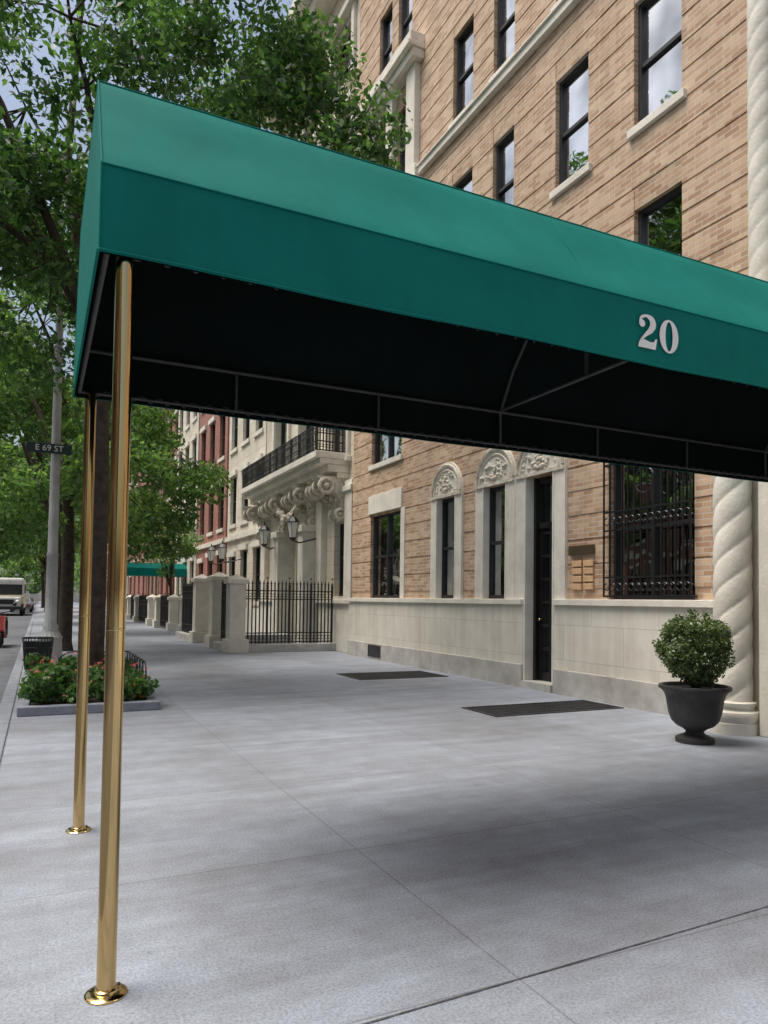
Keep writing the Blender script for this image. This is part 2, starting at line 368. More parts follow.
for k,o_ in enumerate(gf+up+up2+side):
    if o_ in gf and o_[2]==0: continue
    nx=2 if (o_[1]-o_[0])>1.2 else 1
    bl=random.choice([.3,.5,.45,.9,.4,.5]) if o_[2]>4 else (0 if nx==2 and o_[0]<8 else .18)
    window(F,G,B,D,W,-1,*o_,depth=.14,nx=nx,blind=bl)
    if o_[2]>4:
        S.box(W-.07,W+.05,o_[0]-.08,o_[1]+.08,o_[2]-.12,o_[2]-.002)
    else:
        for yy in (o_[0]+.05,o_[1]-.3): B.quad((W+.26,yy,o_[2]),(W+.27,yy+.25,o_[2]),(W+.27,yy+.25,o_[3]),(W+.26,yy,o_[3]))
z=1.62
while z<H-.6:
    zt=z+.335
    iv=sorted([(o_[0]-.001,o_[1]+.001) for o_ in allop if o_[2]<zt and o_[3]>z]); cur=-8
    for a,b_ in iv+[(17.2,17.3)]:
        if a-cur>.02: BB.box(W-.010,W-.001,cur,a,z,zt)
        cur=max(cur,b_)
    z+=.37
BB.make('brick_bands',M['brick_band'],bld)
S.box(W-.12,W,-8,13.7,10.70,10.84); S.box(W-.16,W,-8,13.68,10.842,10.88)
for a,b_ in ((9.78,17.2),(5.6,8.97),(-8,2.4)):
    S2=MB(); S2.box(W-.07,W+.02,a,b_,.38,1.36); S2.make('stone_base',M['stone'],bld)
    S.box(W-.12,W+.03,a,b_,1.362,1.455)
    S3=MB(); S3.box(W-.10,W+.02,a,b_,-.02,.378); S3.make('granite_plinth',M['granite'],bld,bevel=.01)
S.box(W-.04,W,14.35,16.15,3.5,3.95)
S.box(W-.03,W,14.2,14.40,1.46,3.49); 
ar=MB(); carv=MB()
def arch(yc,hw,ow,z0,zs):
    for sg in (-1,1): ar.box(W-.06,W+.02,yc+sg*ow,yc+sg*hw,z0,zs); ar.box(W-.07,W+.1,yc+sg*(ow-.03),yc+sg*(ow-.001),z0+.001,zs-.031)
    n=20; poly=[(yc+hw*math.cos(math.pi*i/n),zs+.001+hw*1.12*math.sin(math.pi*i/n)) for i in range(n+1)]
    ar.prism_x(poly,W-.06,W+.02)
    carv.ring((W-.065,yc,zs+.05),hw-.05,.035,'x',20,0,math.pi,6)
    carv.ring((W-.062,yc,zs+.05),hw-.15,.022,'x',20,0,math.pi,6)
    carv.box(W-.085,W-.055,yc-hw+.02,yc+hw-.02,zs-.03,zs+.03)
    r=random.Random(int(yc*10))
    for i in range(60):
        a=r.uniform(0,math.pi); q=r.uniform(0,(hw-.22)); yy=yc+q*math.cos(a); zz=zs+.08+q*math.sin(a)
        carv.ball((W-.06,yy,zz),r.uniform(.018,.045),5)
arch(12.35,.60,.38,1.457,3.5); arch(10.65,.62,.37,1.457,3.5); arch(9.38,.64,.375,0,3.5)
ar.make('arch_surrounds',M['lime'],bld); carv.make('carved_lunettes',M['carved'],bld,smooth=True)
bay=MB()
for a,b_ in ((13.72,14.14),(14.86,15.19),(15.91,16.3)): bay.box(W-.16,W,a,b_,7.6,13.3); bay.box(W-.2,W,a-.03,b_+.03,9.95,10.2); 
for z0,z1,p in ((13.3,13.5,.3),(13.5,13.62,.42),(13.62,13.85,.36),(10.2,10.45,.26),(10.45,10.6,.36),(10.6,10.95,.2),(7.4,7.62,.35),(7.2,7.4,.22)): bay.box(W-p,W,13.65-p*.3,16.37+p*.3,z0,z1-.002)
bay.make('stone_bay_surround',M['lime'],bld,bevel=.02)
S.box(W-.5,W+.3,-8,17.2,H-.5,H-.1); S.box(W-.65,W+.3,-8,17.2,H-.098,H+.1)
S.make('stone_trim',M['lime'],bld,bevel=.008)
dr=MB(); xd=W+.30
dr.box(xd,xd+.06,9.0,9.75,.12,3.47)
dr.make('entry_door_backing',M['dark'],bld)
dr=MB()
for a,b_ in ((9.03,9.09),(9.66,9.72)): dr.box(W+.10,xd-.002,a,b_,.12,3.46)
dr.box(W+.14,xd-.002,9.09,9.66,2.62,2.72); dr.box(W+.14,xd-.002,9.09,9.66,3.36,3.46)
for a,b_ in ((9.09,9.17),(9.58,9.66),(9.35,9.40)): dr.box(W+.17,xd-.002,a,b_,.12,2.62)
for zz in (.12,.62,1.0,1.38,1.76,2.14,2.52): dr.box(W+.175,xd-.003,9.17,9.58,zz,zz+(.14 if zz in(.12,) else .05))
dr.make('entry_door_frame',M['doorblack'],bld,bevel=.004)
gg=MB(); gg.quad((W+.25,9.1,.2),(W+.25,9.65,.2),(W+.25,9.65,3.4),(W+.25,9.1,3.4)); gg.make('door_glass',M['glass'],bld)
st=MB(); st.box(W-.12,W+.4,9.0,9.75,0.001,.12); st.make('door_step',M['granite'],bld)
kn=MB(); kn.ball((W+.15,9.62,1.12),.025,8); kn.make('door_knob',M['brass'],bld,smooth=True)
pl=MB(); pl.box(W-.06,W-.02,8.12,8.66,2.12,2.26); pl.make('wall_plaque',mat('bronze_plaque',(.16,.12,.07),None,5,.4,metal=.6),bld,bevel=.004)
pl=MB()
for i in range(4):
    for k in range(2): pl.box(W-.045,W-.02,8.14+k*.25,8.35+k*.25,1.6+i*.115,1.69+i*.115)
pl.make('terracotta_tiles',mat('terracotta_tile',(.70,.45,.25),None,5,.6),bld,bevel=.006)
vt=MB(); vt.box(W-.115,W-.09,15.2,15.9,.06,.34); vt.make('base_vent',M['steel'],bld)
gr=MB(); xg=W-.1; ya,yb,za,zb=6.34,7.85,1.5,3.5
n=13
for i in range(n+1):
    yy=ya+(yb-ya)*i/n; gr.box(xg-.01,xg+.01,yy-.01,yy+.01,za,zb)
for zz in (1.5,1.76,2.42,2.68,3.35): gr.box(xg-.013,xg+.013,ya,yb,zz-.012,zz+.012)
for i in range(n):
    yy=ya+(yb-ya)*(i+.5)/n
    for zz in (1.63,2.55): gr.ring((xg,yy,zz),.05,.008,'x',10)
gr.ring((xg,(ya+yb)/2,3.05),.17,.011,'x',16)
for zz in (1.5,3.35):
    for yy in (ya,yb): gr.box(xg,W,yy-.012,yy+.012,zz-.012,zz+.012)
gr.make('iron_window_grille',M['black'],bld)
F.make('window_frames',M['frame'],bld); G.make('window_glass',M['glass'],bld); B.make('window_blinds',M['blind'],bld); D.make('window_interiors',M['dark'],bld)
bb=MB(); block_behind(bb,W,-1,-8,17.2,H); bb.make('building_body',M['brick'],bld)
def rope(mb,cx,cy,R,z0,z1,nth=48,strands=3,adv=.40,amp=.12):
    nz=int((z1-z0)/.018); prof=[(R,z0+(z1-z0)*i/nz) for i in range(nz+1)]
    def fn(r,a,z):
        ph=(strands*a-2*math.pi*z/adv)
        return r*(1-amp+amp*abs(math.cos(ph/2))**.4)
    mb.lathe(prof,cx,cy,nth,fn)
por=MB()
rope(por,6.95,5.55,.20,.36,3.6,72,3,.32)
por.lathe([(.26,.0),(.26,.12),(.245,.13),(.26,.16),(.27,.20),(.26,.24),(.22,.26),(.215,.29),(.235,.31),(.235,.34),(.19,.36)],6.95,5.55,40)
por.lathe([(.19,3.6),(.22,3.62),(.22,3.68),(.19,3.7),(.21,3.8),(.26,3.95),(.28,4.0),(.28,4.1)],6.95,5.55,32)
rope(por,6.95,1.88,.20,.36,3.6,72,3,.32)
por.lathe([(.25,.0),(.25,.12),(.26,.20),(.21,.26),(.225,.34),(.19,.36)],6.95,1.88,40)
rope(por,7.22,5.38,.13,4.41,H-.6,32,3,.28,.11)
por.make('spiral_columns',M['lime'],bld,smooth=True)
por=MB()
por.box(W-.3,W+.02,4.55,5.27,.0,3.9); por.box(W-.16,W+.02,5.272,5.9,0,3.9); por.box(W-.3,W+.02,2.1,2.85,0,3.9); por.box(W-.3,W+.02,2.851,4.549,2.95,3.9)
por.box(W-.62,W+.02,1.6,5.85,4.1,4.4)
por.box(W-.1,W-.03,4.9,5.2,4.41,H-.6); por.box(W-.1,W-.03,2.7,3.0,4.41,H-.6)
por.make('entrance_portal',M['lime'],bld,bevel=.01)
por=MB(); por.box(W+.1,W+.16,2.9,4.5,0,2.9); por.make('entrance_doors',M['doorblack'],bld)
por=MB(); 
for a in (3.0,3.78): por.quad((W+.095,a,.3),(W+.095,a+.62,.3),(W+.095,a+.62,2.6),(W+.095,a,2.6))
por.make('entrance_door_glass',M['glass'],bld)
# ============================================================ canopy
cx0,cx1=.155,6.95
YN,YF=2.70,4.77; YM=(YN+YF)/2; DZ=.02
can=empty('entrance_canopy',(3.5,YM,0))
base_prof=[(YN,2.60),(YN,2.925),(YN+.36,3.46),(YF-.36,3.46),(YF,2.925),(YF,2.60)]
def profile(off=0):
    base=base_prof; P=[]
    for i,(y,z) in enumerate(base):
        if 0<i<5:
            p0=Vector(base[i-1]);p1=Vector((y,z));p2=Vector(base[i+1]); r=.014
            a=p1+(p0-p1).normalized()*r; c_=p1+(p2-p1).normalized()*r
            for t in (0,.5,1): q=(1-t)**2*a+2*t*(1-t)*p1+t*t*c_; P.append((q.x,q.y))
        else: P.append((y,z))
    Q=[]
    for i in range(len(P)-1):
        a=Vector(P[i]); c_=Vector(P[i+1]); k=max(1,int((c_-a).length/.07))
        for t in range(k): q=a.lerp(c_,t/k); Q.append((q.x,q.y))
    Q.append(P[-1])
    if off:
        Q=[(y+(off if y<YM else -off)*min(1,abs(y-YM)/.9), z-(off if z>2.94 else 0)) for y,z in Q]
    return Q
ribs=[.19,1.15,2.2,3.27,4.27,5.33,6.4]
def sheet(off,matl,name):
    Q=profile(off); nx=170; mb=MB(); vs=[];fs=[]; n=len(Q)
    for i in range(nx+1):
        x=cx0+off+(cx1-cx0-off)*i/nx
        d=min(abs(x-r_) for r_ in ribs); sag=min(1,d/.5); sag=.5-.5*math.cos(math.pi*sag)
        for (y,z) in Q:
            cy=(y-YM); 
            mid=max(0,1-abs(z-3.19)/.25) if z>2.93 else max(0,1-abs(z-2.77)/.15)*.5
            inw=sag*.012*mid
            wv=(.003*math.sin(x*7.3+z*9)+.0018*math.sin(x*17+z*23))*sag if z<2.9 else 0
            bot=.006*math.sin(x*3.9) if z<2.65 else 0
            vs.append((x,y-(-inw if cy<0 else inw)+wv,z-inw*(1 if z>2.94 else 0)+bot*.6))
    for i in range(nx):
        for k in range(n-1): fs.append((i*n+k,(i+1)*n+k,(i+1)*n+k+1,i*n+k+1))
    o=len(vs)
    for (y,z) in Q: vs.append((cx0+off,y,z))
    fs.append(tuple(range(o,o+n)))
    mb.add(vs,fs); ob=mb.make(name,matl,can,smooth=True)
    try: ob.data.set_sharp_from_angle(angle=math.radians(22))
    except Exception: pass
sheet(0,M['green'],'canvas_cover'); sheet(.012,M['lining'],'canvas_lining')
hm=MB()
for yy in (YN-.003,YF+.003):
    pts=[(cx0+(cx1-cx0)*i/60,yy,2.606+.0036*math.sin((cx0+(cx1-cx0)*i/60)*3.9)) for i in range(61)]; hm.tube(pts,.006,6)
hm.tube([(cx0-.002,YN,2.605),(cx0-.002,YF,2.605)],.006,6)
for i in range(5):
    a=base_prof[i]; c_=base_prof[i+1]; hm.tube([(cx0+.002,a[0],a[1]),(cx0+.002,c_[0],c_[1])],.004,6)
for yy,zz in (base_prof[1],base_prof[2]): hm.tube([(cx0,yy-.0005,zz-.001),(cx1,yy-.0005,zz-.001)],.0035,6)
for x in (2.42,): 
    hm.tube([(x,YN+.004,2.61),(x,YN+.004,2.92)],.003,5); hm.tube([(x,YN+.004,2.925),(x,YN+.364,3.46)],.003,5)
hm.make('canvas_hems',M['green'],can,smooth=True)
fr_=MB()
def pipe(*p,r=.012): fr_.tube(list(p),r,8)
a_,b_2=YN+.035,YF-.035
for y in (a_,b_2):
    pipe((cx0+.03,y,2.63),(cx1,y,2.63),r=.009); pipe((cx0+.03,y,2.89),(cx1,y,2.89))
for y in (YN+.38,YF-.38): pipe((cx0+.03,y,3.40),(cx1,y,3.40))
for x in (ribs[0],ribs[3],ribs[6]):
    pipe((x,a_,2.63),(x,a_,2.89),(x,YN+.2,3.17),(x,YN+.4,3.39),(x,YN+.65,3.42),(x,YF-.65,3.42),(x,YF-.4,3.39),(x,YF-.2,3.17),(x,b_2,2.89),(x,b_2,2.63))
for x in (ribs[3],ribs[0],ribs[6]): pipe((x,a_,2.90),(x,b_2,2.90))
pipe((ribs[3],YM,2.90),(ribs[3],YM,3.41)); pipe((ribs[3],3.3,2.90),(ribs[3],YM,3.2),r=.009)
for x in ribs[1:]:
    pipe((x,b_2,2.63),(x,b_2,2.89),r=.010); pipe((x,a_,2.63),(x,a_,2.89),r=.010)
pipe((cx0+.03,a_,2.63),(cx0+.03,b_2,2.63))
for yy in (b_2,a_):
    pts=[]
    for i in range(500):
        a=i*.8; x=cx0+.05+(cx1-cx0-.1)*i/499; pts.append((x,yy+.016*math.cos(a),2.63+.018*math.sin(a)))
    fr_.tube(pts,.003,4)
fr_.make('pipe_frame',M['pipe'],can,smooth=True)
bk=MB(); bk.box(6.82,6.98,YF+.02,YF+.10,2.3,2.62); bk.box(6.79,6.82,YF+.03,YF+.09,2.35,2.45); bk.make('wall_bracket',M['black'],can,bevel=.01)
def numerals(x0,z0,hgt,y):
    mb=MB()
    def ribbon(c,w):
        n=len(c); vs=[];fs=[]
        for i in range(n):
            a=Vector(c[max(i-1,0)]); b_=Vector(c[min(i+1,n-1)]); d=(b_-a).normalized(); nn=Vector((-d.y,d.x)); p=Vector(c[i])
            for sg in (1,-1):
                q=p+nn*w[i]*.5*sg; vs.append((x0+q.x*hgt,y,z0+q.y*hgt))
        for i in range(n-1): fs.append((2*i,2*i+1,2*i+3,2*i+2))
        mb.add(vs,fs)
    def smooth(pts,k=8):
        out=[]
        P=[pts[0]]+pts+[pts[-1]]
        for i in range(1,len(P)-2):
            for t in range(k):
                t/=k; q=[]
                for j in range(len(pts[0])):
                    a,b_,c_,d=P[i-1][j],P[i][j],P[i+1][j],P[i+2][j]
                    q.append(.5*((2*b_)+(-a+c_)*t+(2*a-5*b_+4*c_-d)*t*t+(-a+3*b_-3*c_+d)*t**3))
                out.append(q)
        out.append(list(pts[-1])); return out
    s2=smooth([(.09,.74,.07),(.15,.88,.09),(.34,.955,.09),(.54,.88,.19),(.60,.72,.23),(.50,.55,.18),(.30,.38,.10),(.13,.20,.07),(.06,.04,.07)])
    ribbon([(p[0],p[1]) for p in s2],[p[2] for p in s2])
    mb.add([(x0+(.17+.115*math.cos(a))*hgt,y-.0006,z0+(.71+.11*math.sin(a))*hgt) for a in [2*math.pi*i/20 for i in range(20)]],[tuple(range(20))])
    foot=[(.02,.0),(.69,.0),(.76,.32),(.69,.32),(.63,.22),(.48,.20),(.25,.25),(.06,.17)]
    mb.add([(x0+a*hgt,y-.0012,z0+c_*hgt) for a,c_ in foot],[tuple(range(len(foot)))])
    n=40; cx=1.24; vs=[];fs=[]
    for i in range(n):
        a=2*math.pi*i/n
        vs.append((x0+(cx+.38*math.cos(a))*hgt,y,z0+(.49+.50*math.sin(a))*hgt)); vs.append((x0+(cx+.145*math.cos(a))*hgt,y,z0+(.49+.44*math.sin(a))*hgt))
    for i in range(n): k=(i+1)%n; fs.append((2*i,2*i+1,2*k+1,2*k))
    mb.add(vs,fs); mb.make('painted_house_number',M['white'],can)
numerals(2.69,2.68,.175,YN-.006)
for ch in can.children: ch.location.z+=DZ
po=MB()
PX=.25; YP=(YN+.052,YF-.052)
for yy in YP:
    po.tube([(PX,yy,.01),(PX,yy,2.66)],.033,36)
    po.lathe([(.072,.001),(.072,.006),(.066,.011),(.042,.014),(.040,.022),(.034,.026)],PX,yy,32)
    po.lathe([(.0335,1.28),(.0341,1.282),(.0341,1.288),(.0335,1.29)],PX,yy,24)
po.make('brass_poles',M['brass'],can,smooth=True)
bo=MB()
for yy in YP:
    for k in range(3):
        a=k*2*math.pi/3+.6; bo.lathe([(.006,.010),(.006,.016),(.003,.018)],PX+.055*math.cos(a),yy+.055*math.sin(a),8)
bo.make('flange_bolts',M['steel'],can,smooth=True)
# ============================================================ planter with boxwood
pt=empty('potted_boxwood_shrub',(6.07,5.3,0)); PXX=6.07
p=MB()
def rib(r,a,z): return r*(1+.012*abs(math.sin(a*12))) if .2<z<.5 else r
p.lathe([(.185,.0),(.19,.02),(.185,.05),(.15,.065),(.10,.085),(.085,.11),(.11,.135),(.18,.17),(.225,.22),(.25,.29),(.262,.36),(.272,.43),(.29,.49),(.32,.525),(.345,.54),(.35,.555),(.345,.575),(.33,.58),(.31,.575),(.30,.54)],PXX,5.3,72,rib)
p.make('urn_planter',M['pot'],pt,smooth=True)
p=MB(); p.lathe([(.29,.5),(.29,.53),(.05,.55)],PXX,5.3,24); p.make('soil',M['soil'],pt)
p=MB(); 
for k in range(14):
    a=k*2.4; r_=.1+.15*random.random(); p.tube([(PXX,5.3,.5),(PXX+.5*r_*math.cos(a),5.3+.5*r_*math.sin(a),.72),(PXX+r_*math.cos(a)*1.4,5.3+r_*math.sin(a)*1.4,.98)],[.014,.009,.004],5)
p.make('stems',M['bark'],pt)
cl=[(PXX,5.3,.93,.22)]
for i in range(130):
    d=rng.normal(size=3); d/=np.linalg.norm(d); r_=.25+.085*rng.random()
    cl.append((PXX+d[0]*r_,5.3+d[1]*r_,.95+d[2]*r_*1.08,.055+.045*rng.random()))
me=leaf_mesh('boxwood_foliage',cl,13000,.034,M['bushleaf'],flat=1,asp=.6,seed=3,power=.4); o=bpy.data.objects.new('foliage',me); scn.collection.objects.link(o); attach(o,pt)
# ============================================================ limestone townhouse with balcony
def iron_rail(mb,p0,p1,z0,z1,sp=.11,scroll=True,spear=False,bar=.008):
    p0=Vector((*p0,0));p1=Vector((*p1,0)); L=(p1-p0).length; n=max(2,int(L/sp)); ax='y' if abs(p1.x-p0.x)>abs(p1.y-p0.y) else 'x'
    for i in range(n+1):
        p=p0.lerp(p1,i/n); big=(i%6==0); b_=bar*1.7 if big else bar
        zt=z1+(.16 if spear else 0)
        mb.box(p.x-b_,p.x+b_,p.y-b_,p.y+b_,z0,zt)
        if spear:
            s_=.03 if not big else .042
            mb.lathe([(.006,zt-.01),(s_,zt+.03),(.014,zt+.07),(.001,zt+.14)],p.x,p.y,6)
            if big: mb.ball((p.x,p.y,zt+.18),.03,5)
        if scroll and i<n:
            q=p0.lerp(p1,(i+.5)/n)
            for zz in (z0+.16,z1-.12): mb.ring((q.x,q.y,zz),sp*.42,.009,ax,8,m_=4)
    a=p0;b_=p1
    for zz in (z0+.04,z0+.28,z1-.22,z1):
        if ax=='x': mb.box(a.x-.014,a.x+.014,min(a.y,b_.y),max(a.y,b_.y),zz-.014,zz+.014)
        else: mb.box(min(a.x,b_.x),max(a.x,b_.x),a.y-.014,a.y+.014,zz-.014,zz+.014)
X2=7.5
th=empty('limestone_townhouse',(X2,21.5,0))
w,F,G,B,D,S,C,I=MB(),MB(),MB(),MB(),MB(),MB(),MB(),MB()
o1=[(18.1,19.0,1.5,3.7),(20.9,22.3,.3,3.8),(23.7,24.7,1.5,3.7)]
o2=[]
for z0,z1 in ((5.5,8.3),(9.6,11.8),(13,15),(16.2,17.8)):
    for a in (18.1,20.6,23.3): o2.append((a,a+1.5,z0,z1))
holes(w,X2,-1,17.3,26,0,20,o1+o2,.25); w.make('limestone_wall',M['cream'],th)
for o_ in o1+o2:
    window(F,G,B,D,X2,-1,*o_,depth=.25,nx=2,rail=o_[2]>1,blind=random.choice([0,.4,.2]))
    if o_[2]>4:
        S.box(X2-.1,X2,o_[0]-.2,o_[0]-.002,o_[2]-.2,o_[3]+.2); S.box(X2-.1,X2,o_[1]+.002,o_[1]+.2,o_[2]-.2,o_[3]+.2); S.box(X2-.22,X2,o_[0]-.3,o_[1]+.3,o_[3]+.2,o_[3]+.4)
        S.box(X2-.16,X2,o_[0]-.3,o_[1]+.3,o_[2]-.34,o_[2]-.2)
S.box(X2-.12,X2,17.3,20.0,0,1.3); S.box(X2-.12,X2,23.3,26,0,1.3); S.box(X2-.2,X2,17.3,20.0,1.3,1.42); S.box(X2-.2,X2,23.3,26,1.3,1.42)
for a in (17.35,19.6,23.1,25.4): S.box(X2-.18,X2,a,a+.5,1.42,4.6); S.box(X2-.24,X2,a-.05,a+.55,4.3,4.45)
for z0,z1,p_ in ((4.7,4.85,.35),(4.85,5.05,.62),(5.05,5.2,.85),(5.2,5.38,.98)): S.box(X2-p_,X2,18.0-p_*.05,25.9,z0,z1-.003)
S.box(X2-.4,X2,17.3,26,8.9,9.15); S.box(X2-.55,X2,17.3,26,19.2,19.6); S.box(X2-.9,X2,17.3,26,19.602,20.0)
S.box(X2-.25,X2,17.3,26,12.3,12.5)
for a in (20.1,22.6): S.box(X2-.55,X2,a,a+.5,0,3.4); S.box(X2-.62,X2,a-.06,a+.56,3.4,3.6)
def console(yc,wd,px_,z0,z1):
    hh=z1-z0; poly=[]
    for i in range(13):
        t=i/12; x=px_*(.12+.88*(t**2.2))+.05*px_*math.sin(t*math.pi*2.4); poly.append((X2-x,z0+hh*t))
    poly=[(X2,z0)]+poly+[(X2,z1)]
    C.prism_y(poly,yc-wd/2,yc+wd/2)
    for sg in (-1,1):
        C.ring((X2-px_*.72,yc+sg*(wd/2),z1-.26),.19,.055,'y',14,m_=7); C.ball((X2-px_*.72,yc+sg*wd/2,z1-.26),.085,6)
        C.ring((X2-px_*.26,yc+sg*(wd/2),z0+.22),.13,.045,'y',14,m_=7); C.ball((X2-px_*.26,yc+sg*wd/2,z0+.22),.055,6)
    for i in range(16):
        t=random.random(); C.ball((X2-px_*(.15+.85*t**2.2)-.02,yc+random.uniform(-.5,.5)*wd,z0+hh*t),random.uniform(.03,.075),5)
for yc in (18.25,20.35,22.85,25.6): console(yc,.46,.9,3.5,4.72)
for yc in (19.3,21.6,24.2): console(yc,.3,.7,4.1,4.72)
for i in range(50):
    t=i/49; C.ball((X2-.5-.1*random.random(),20.6+2.0*t,4.35-.45*math.sin(math.pi*t)+random.uniform(-.1,.1)),random.uniform(.05,.11),5)
for z0 in (4.63,):
    yy=18.05
    while yy<25.9: S.box(X2-.34,X2-.2,yy,yy+.1,z0-.08,z0+.06); yy+=.2
S.make('stone_mouldings',M['lime'],th,bevel=.012); C.make('carved_consoles',M['carved'],th,smooth=True)
iron_rail(I,(X2-.92,18.05),(X2-.92,25.8),5.38,6.1,.12,bar=.012); iron_rail(I,(X2-.92,18.05),(X2,18.05),5.38,6.1,.09,bar=.014)
I.make('balcony_railing',M['black'],th)
F.make('window_frames',M['frame'],th); G.make('window_glass',M['glass'],th); B.make('window_blinds',M['blind'],th); D.make('window_interiors',M['dark'],th)
bb=MB(); block_behind(bb,X2,-1,17.3,26,20); bb.make('house_body',M['cream'],th)
lampglass=mat('lantern_glass',(.88,.86,.78),(.8,.78,.7),6,.2)
def lantern(x,y,z):
    e=empty('wall_lantern',(x,y,z)); a=MB(); a.tube([(X2,y,z-.15),(x+.2,y,z-.35),(x,y,z-.28)],.022,6)
    a.lathe([(.03,z-.3),(.10,z-.24),(.11,z-.21)],x,y,8); a.lathe([(.21,z+.24),(.20,z+.26),(.10,z+.38),(.03,z+.42),(.03,z+.46),(.001,z+.56)],x,y,8)
    for k in range(6): t=k*math.pi/3; a.tube([(x+.11*math.cos(t),y+.11*math.sin(t),z-.21),(x+.19*math.cos(t),y+.19*math.sin(t),z+.24)],.008,4)
    a.make('iron_frame',M['black'],e); a=MB(); a.lathe([(.108,z-.2),(.185,z+.23)],x,y,6); a.make('glass',lampglass,e)
lantern(6.6,20.0,3.4); lantern(6.6,22.95,3.4); lantern(6.6,29,3.2); lantern(6.6,31,3.2)
FY=18.6
fe=empty('iron_fence',(6,FY,0)); I=MB(); iron_rail(I,(4.85,FY),(7.3,FY),.22,1.62,.10,True,True,.015); I.make('front_railing',M['black'],fe)
I=MB(); iron_rail(I,(4.6,FY+.3),(4.6,20.1),.22,1.62,.12,True,True,.013); I.make('street_railing',M['black'],fe)
a=MB(); a.box(4.4,7.38,FY-.15,FY+.15,.0,.2); a.box(4.4,4.75,FY+.152,20.2,0,.2); a.make('stone_kerb',M['granite'],fe,bevel=.01)
I=MB(); iron_rail(I,(4.6,23.3),(4.6,26.2),.22,1.62,.13,True,True,.013); I.make('far_railing',M['black'],fe)
a=MB(); a.box(4.4,4.75,23.2,26.4,0,.2); a.make('far_stone_kerb',M['granite'],fe)
def pier(x,y,h=1.95,w_=.46):
    p=MB(); p.box(x-w_/2-.08,x+w_/2+.08,y-w_/2-.08,y+w_/2+.08,0,.35); p.box(x-w_/2,x+w_/2,y-w_/2,y+w_/2,.351,h-.2); p.box(x-w_/2-.06,x+w_/2+.06,y-w_/2-.06,y+w_/2+.06,h-.199,h-.08)
    p.add([(x-w_/2-.05,y-w_/2-.05,h-.079),(x+w_/2+.05,y-w_/2-.05,h-.079),(x+w_/2+.05,y+w_/2+.05,h-.079),(x-w_/2-.05,y+w_/2+.05,h-.079),(x,y,h+.06)],[(0,1,4),(1,2,4),(2,3,4),(3,0,4)])
    return p.make('stone_pier',M['lime'],None,bevel=.015)
pier(4.62,FY,1.98,.42); pier(4.62,20.6,2.1,.46); pier(4.62,23.0,2.1,.46)
for k,yy in enumerate((28.5,31,35,37.5,43,47)): pier(5.1,yy,1.5,.4)
st=MB(); st.box(4.6,X2-.56,20.9,22.7,0,.17); st.box(5.1,X2-.56,20.9,22.7,.171,.34); st.make('entrance_steps',M['granite'],th,bevel=.01)
# ============================================================ further row
def rowhouse(name,X,s,y0,y1,H,mk,trim,seed,nbay=3,simple=False,fh=3.3):
    r=random.Random(seed); e=empty(name,(X,(y0+y1)/2,0)); w,F,G,B,D,S=MB(),MB(),MB(),MB(),MB(),MB()
    ops=[]; wd=(y1-y0)/nbay; z=1.3; k=0
    while z+2.4<H:
        hh=2.1 if k<3 else 1.8
        for i in range(nbay):
            yc=y0+wd*(i+.5); hw=min(.55,wd*.27)
            if k==0 and i==nbay-1: ops.append((yc-hw,yc+hw,.2,3.2))
            else: ops.append((yc-hw,yc+hw,z,z+hh))
        z+=fh; k+=1
    holes(w,X,s,y0,y1,0,H,ops,.22); w.make('wall',M[mk],e)
    for o_ in ops:
        window(F,G,B,D,X,s,*o_,blind=r.choice([0,.3,.5,0]))
        S.box(X+s*.07,X-s*.02,o_[0]-.1,o_[1]+.1,o_[2]-.16,o_[2]-.002); S.box(X+s*.1,X-s*.02,o_[0]-.12,o_[1]+.12,o_[3]+.002,o_[3]+.22)
    S.box(X+s*.5,X,y0,y1,H-.55,H-.2); S.box(X+s*.65,X,y0,y1,H-.198,H); S.box(X+s*.12,X,y0,y1,3.9,4.1); S.box(X+s*.08,X,y0,y0+wd*(nbay-1)+wd*.1,0,1.05)
    S.make('trim',M[trim],e); F.make('window_frames',M['frame'],e); G.make('glass',M['glass'],e); B.make('blinds',M['blind'],e); D.make('interiors',M['dark'],e)
    bb=MB(); block_behind(bb,X,s,y0,y1,H); bb.make('house_body',M[mk],e)
    if not simple:
        p=MB(); iron_rail(p,(5.1,y0+.3),(5.1,y0+wd*(nbay-1)-.2),.1,1.25,.2,False,True,.014); p.make('areaway_railing',M['black'],e)
        p=MB()
        for i in range(4): p.box(5.6+i*.35,X,y1-wd+.1,y1-.1,i*.17,(i+1)*.17-.001)
        p.make('stoop',M[trim],e)
row=[('cream_rowhouse',26.1,32,15,'cream','lime'),('red_brick_rowhouse',32.1,38.5,14,'redbrick','lime'),('cream_rowhouse',38.6,45,16,'cream','lime'),('red_brick_rowhouse',45.1,52,15,'redbrick','lime'),('brownstone_rowhouse',52.1,58,14.5,'brown','brown'),('red_brick_rowhouse',58.1,70,22,'redbrick','lime'),('cream_rowhouse',70.1,82,19,'cream','lime'),('red_brick_rowhouse',82.1,100,28,'redbrick','lime'),('brownstone_rowhouse',100.1,125,20,'brown','lime')]
for i,(n_,a,b_,h_,mk,tr_) in enumerate(row): rowhouse(n_,7.5-.05*(i%3),-1,a,b_,h_,mk,tr_,i,nbay=3 if b_-a<8 else int((b_-a)/2.5),simple=a>50)
opp=[(-30,-16,12,'redbrick'),(-15.9,-4,13,'cream'),(-3.9,6,11,'brown'),(6.1,14,13,'cream'),(14.1,22,12,'cream'),(22.1,34,14,'redbrick'),(34.1,44,12,'brown'),(44.1,60,14,'cream'),(60.1,80,14,'redbrick'),(80.1,120,17,'brown'),(120.1,160,18,'redbrick')]
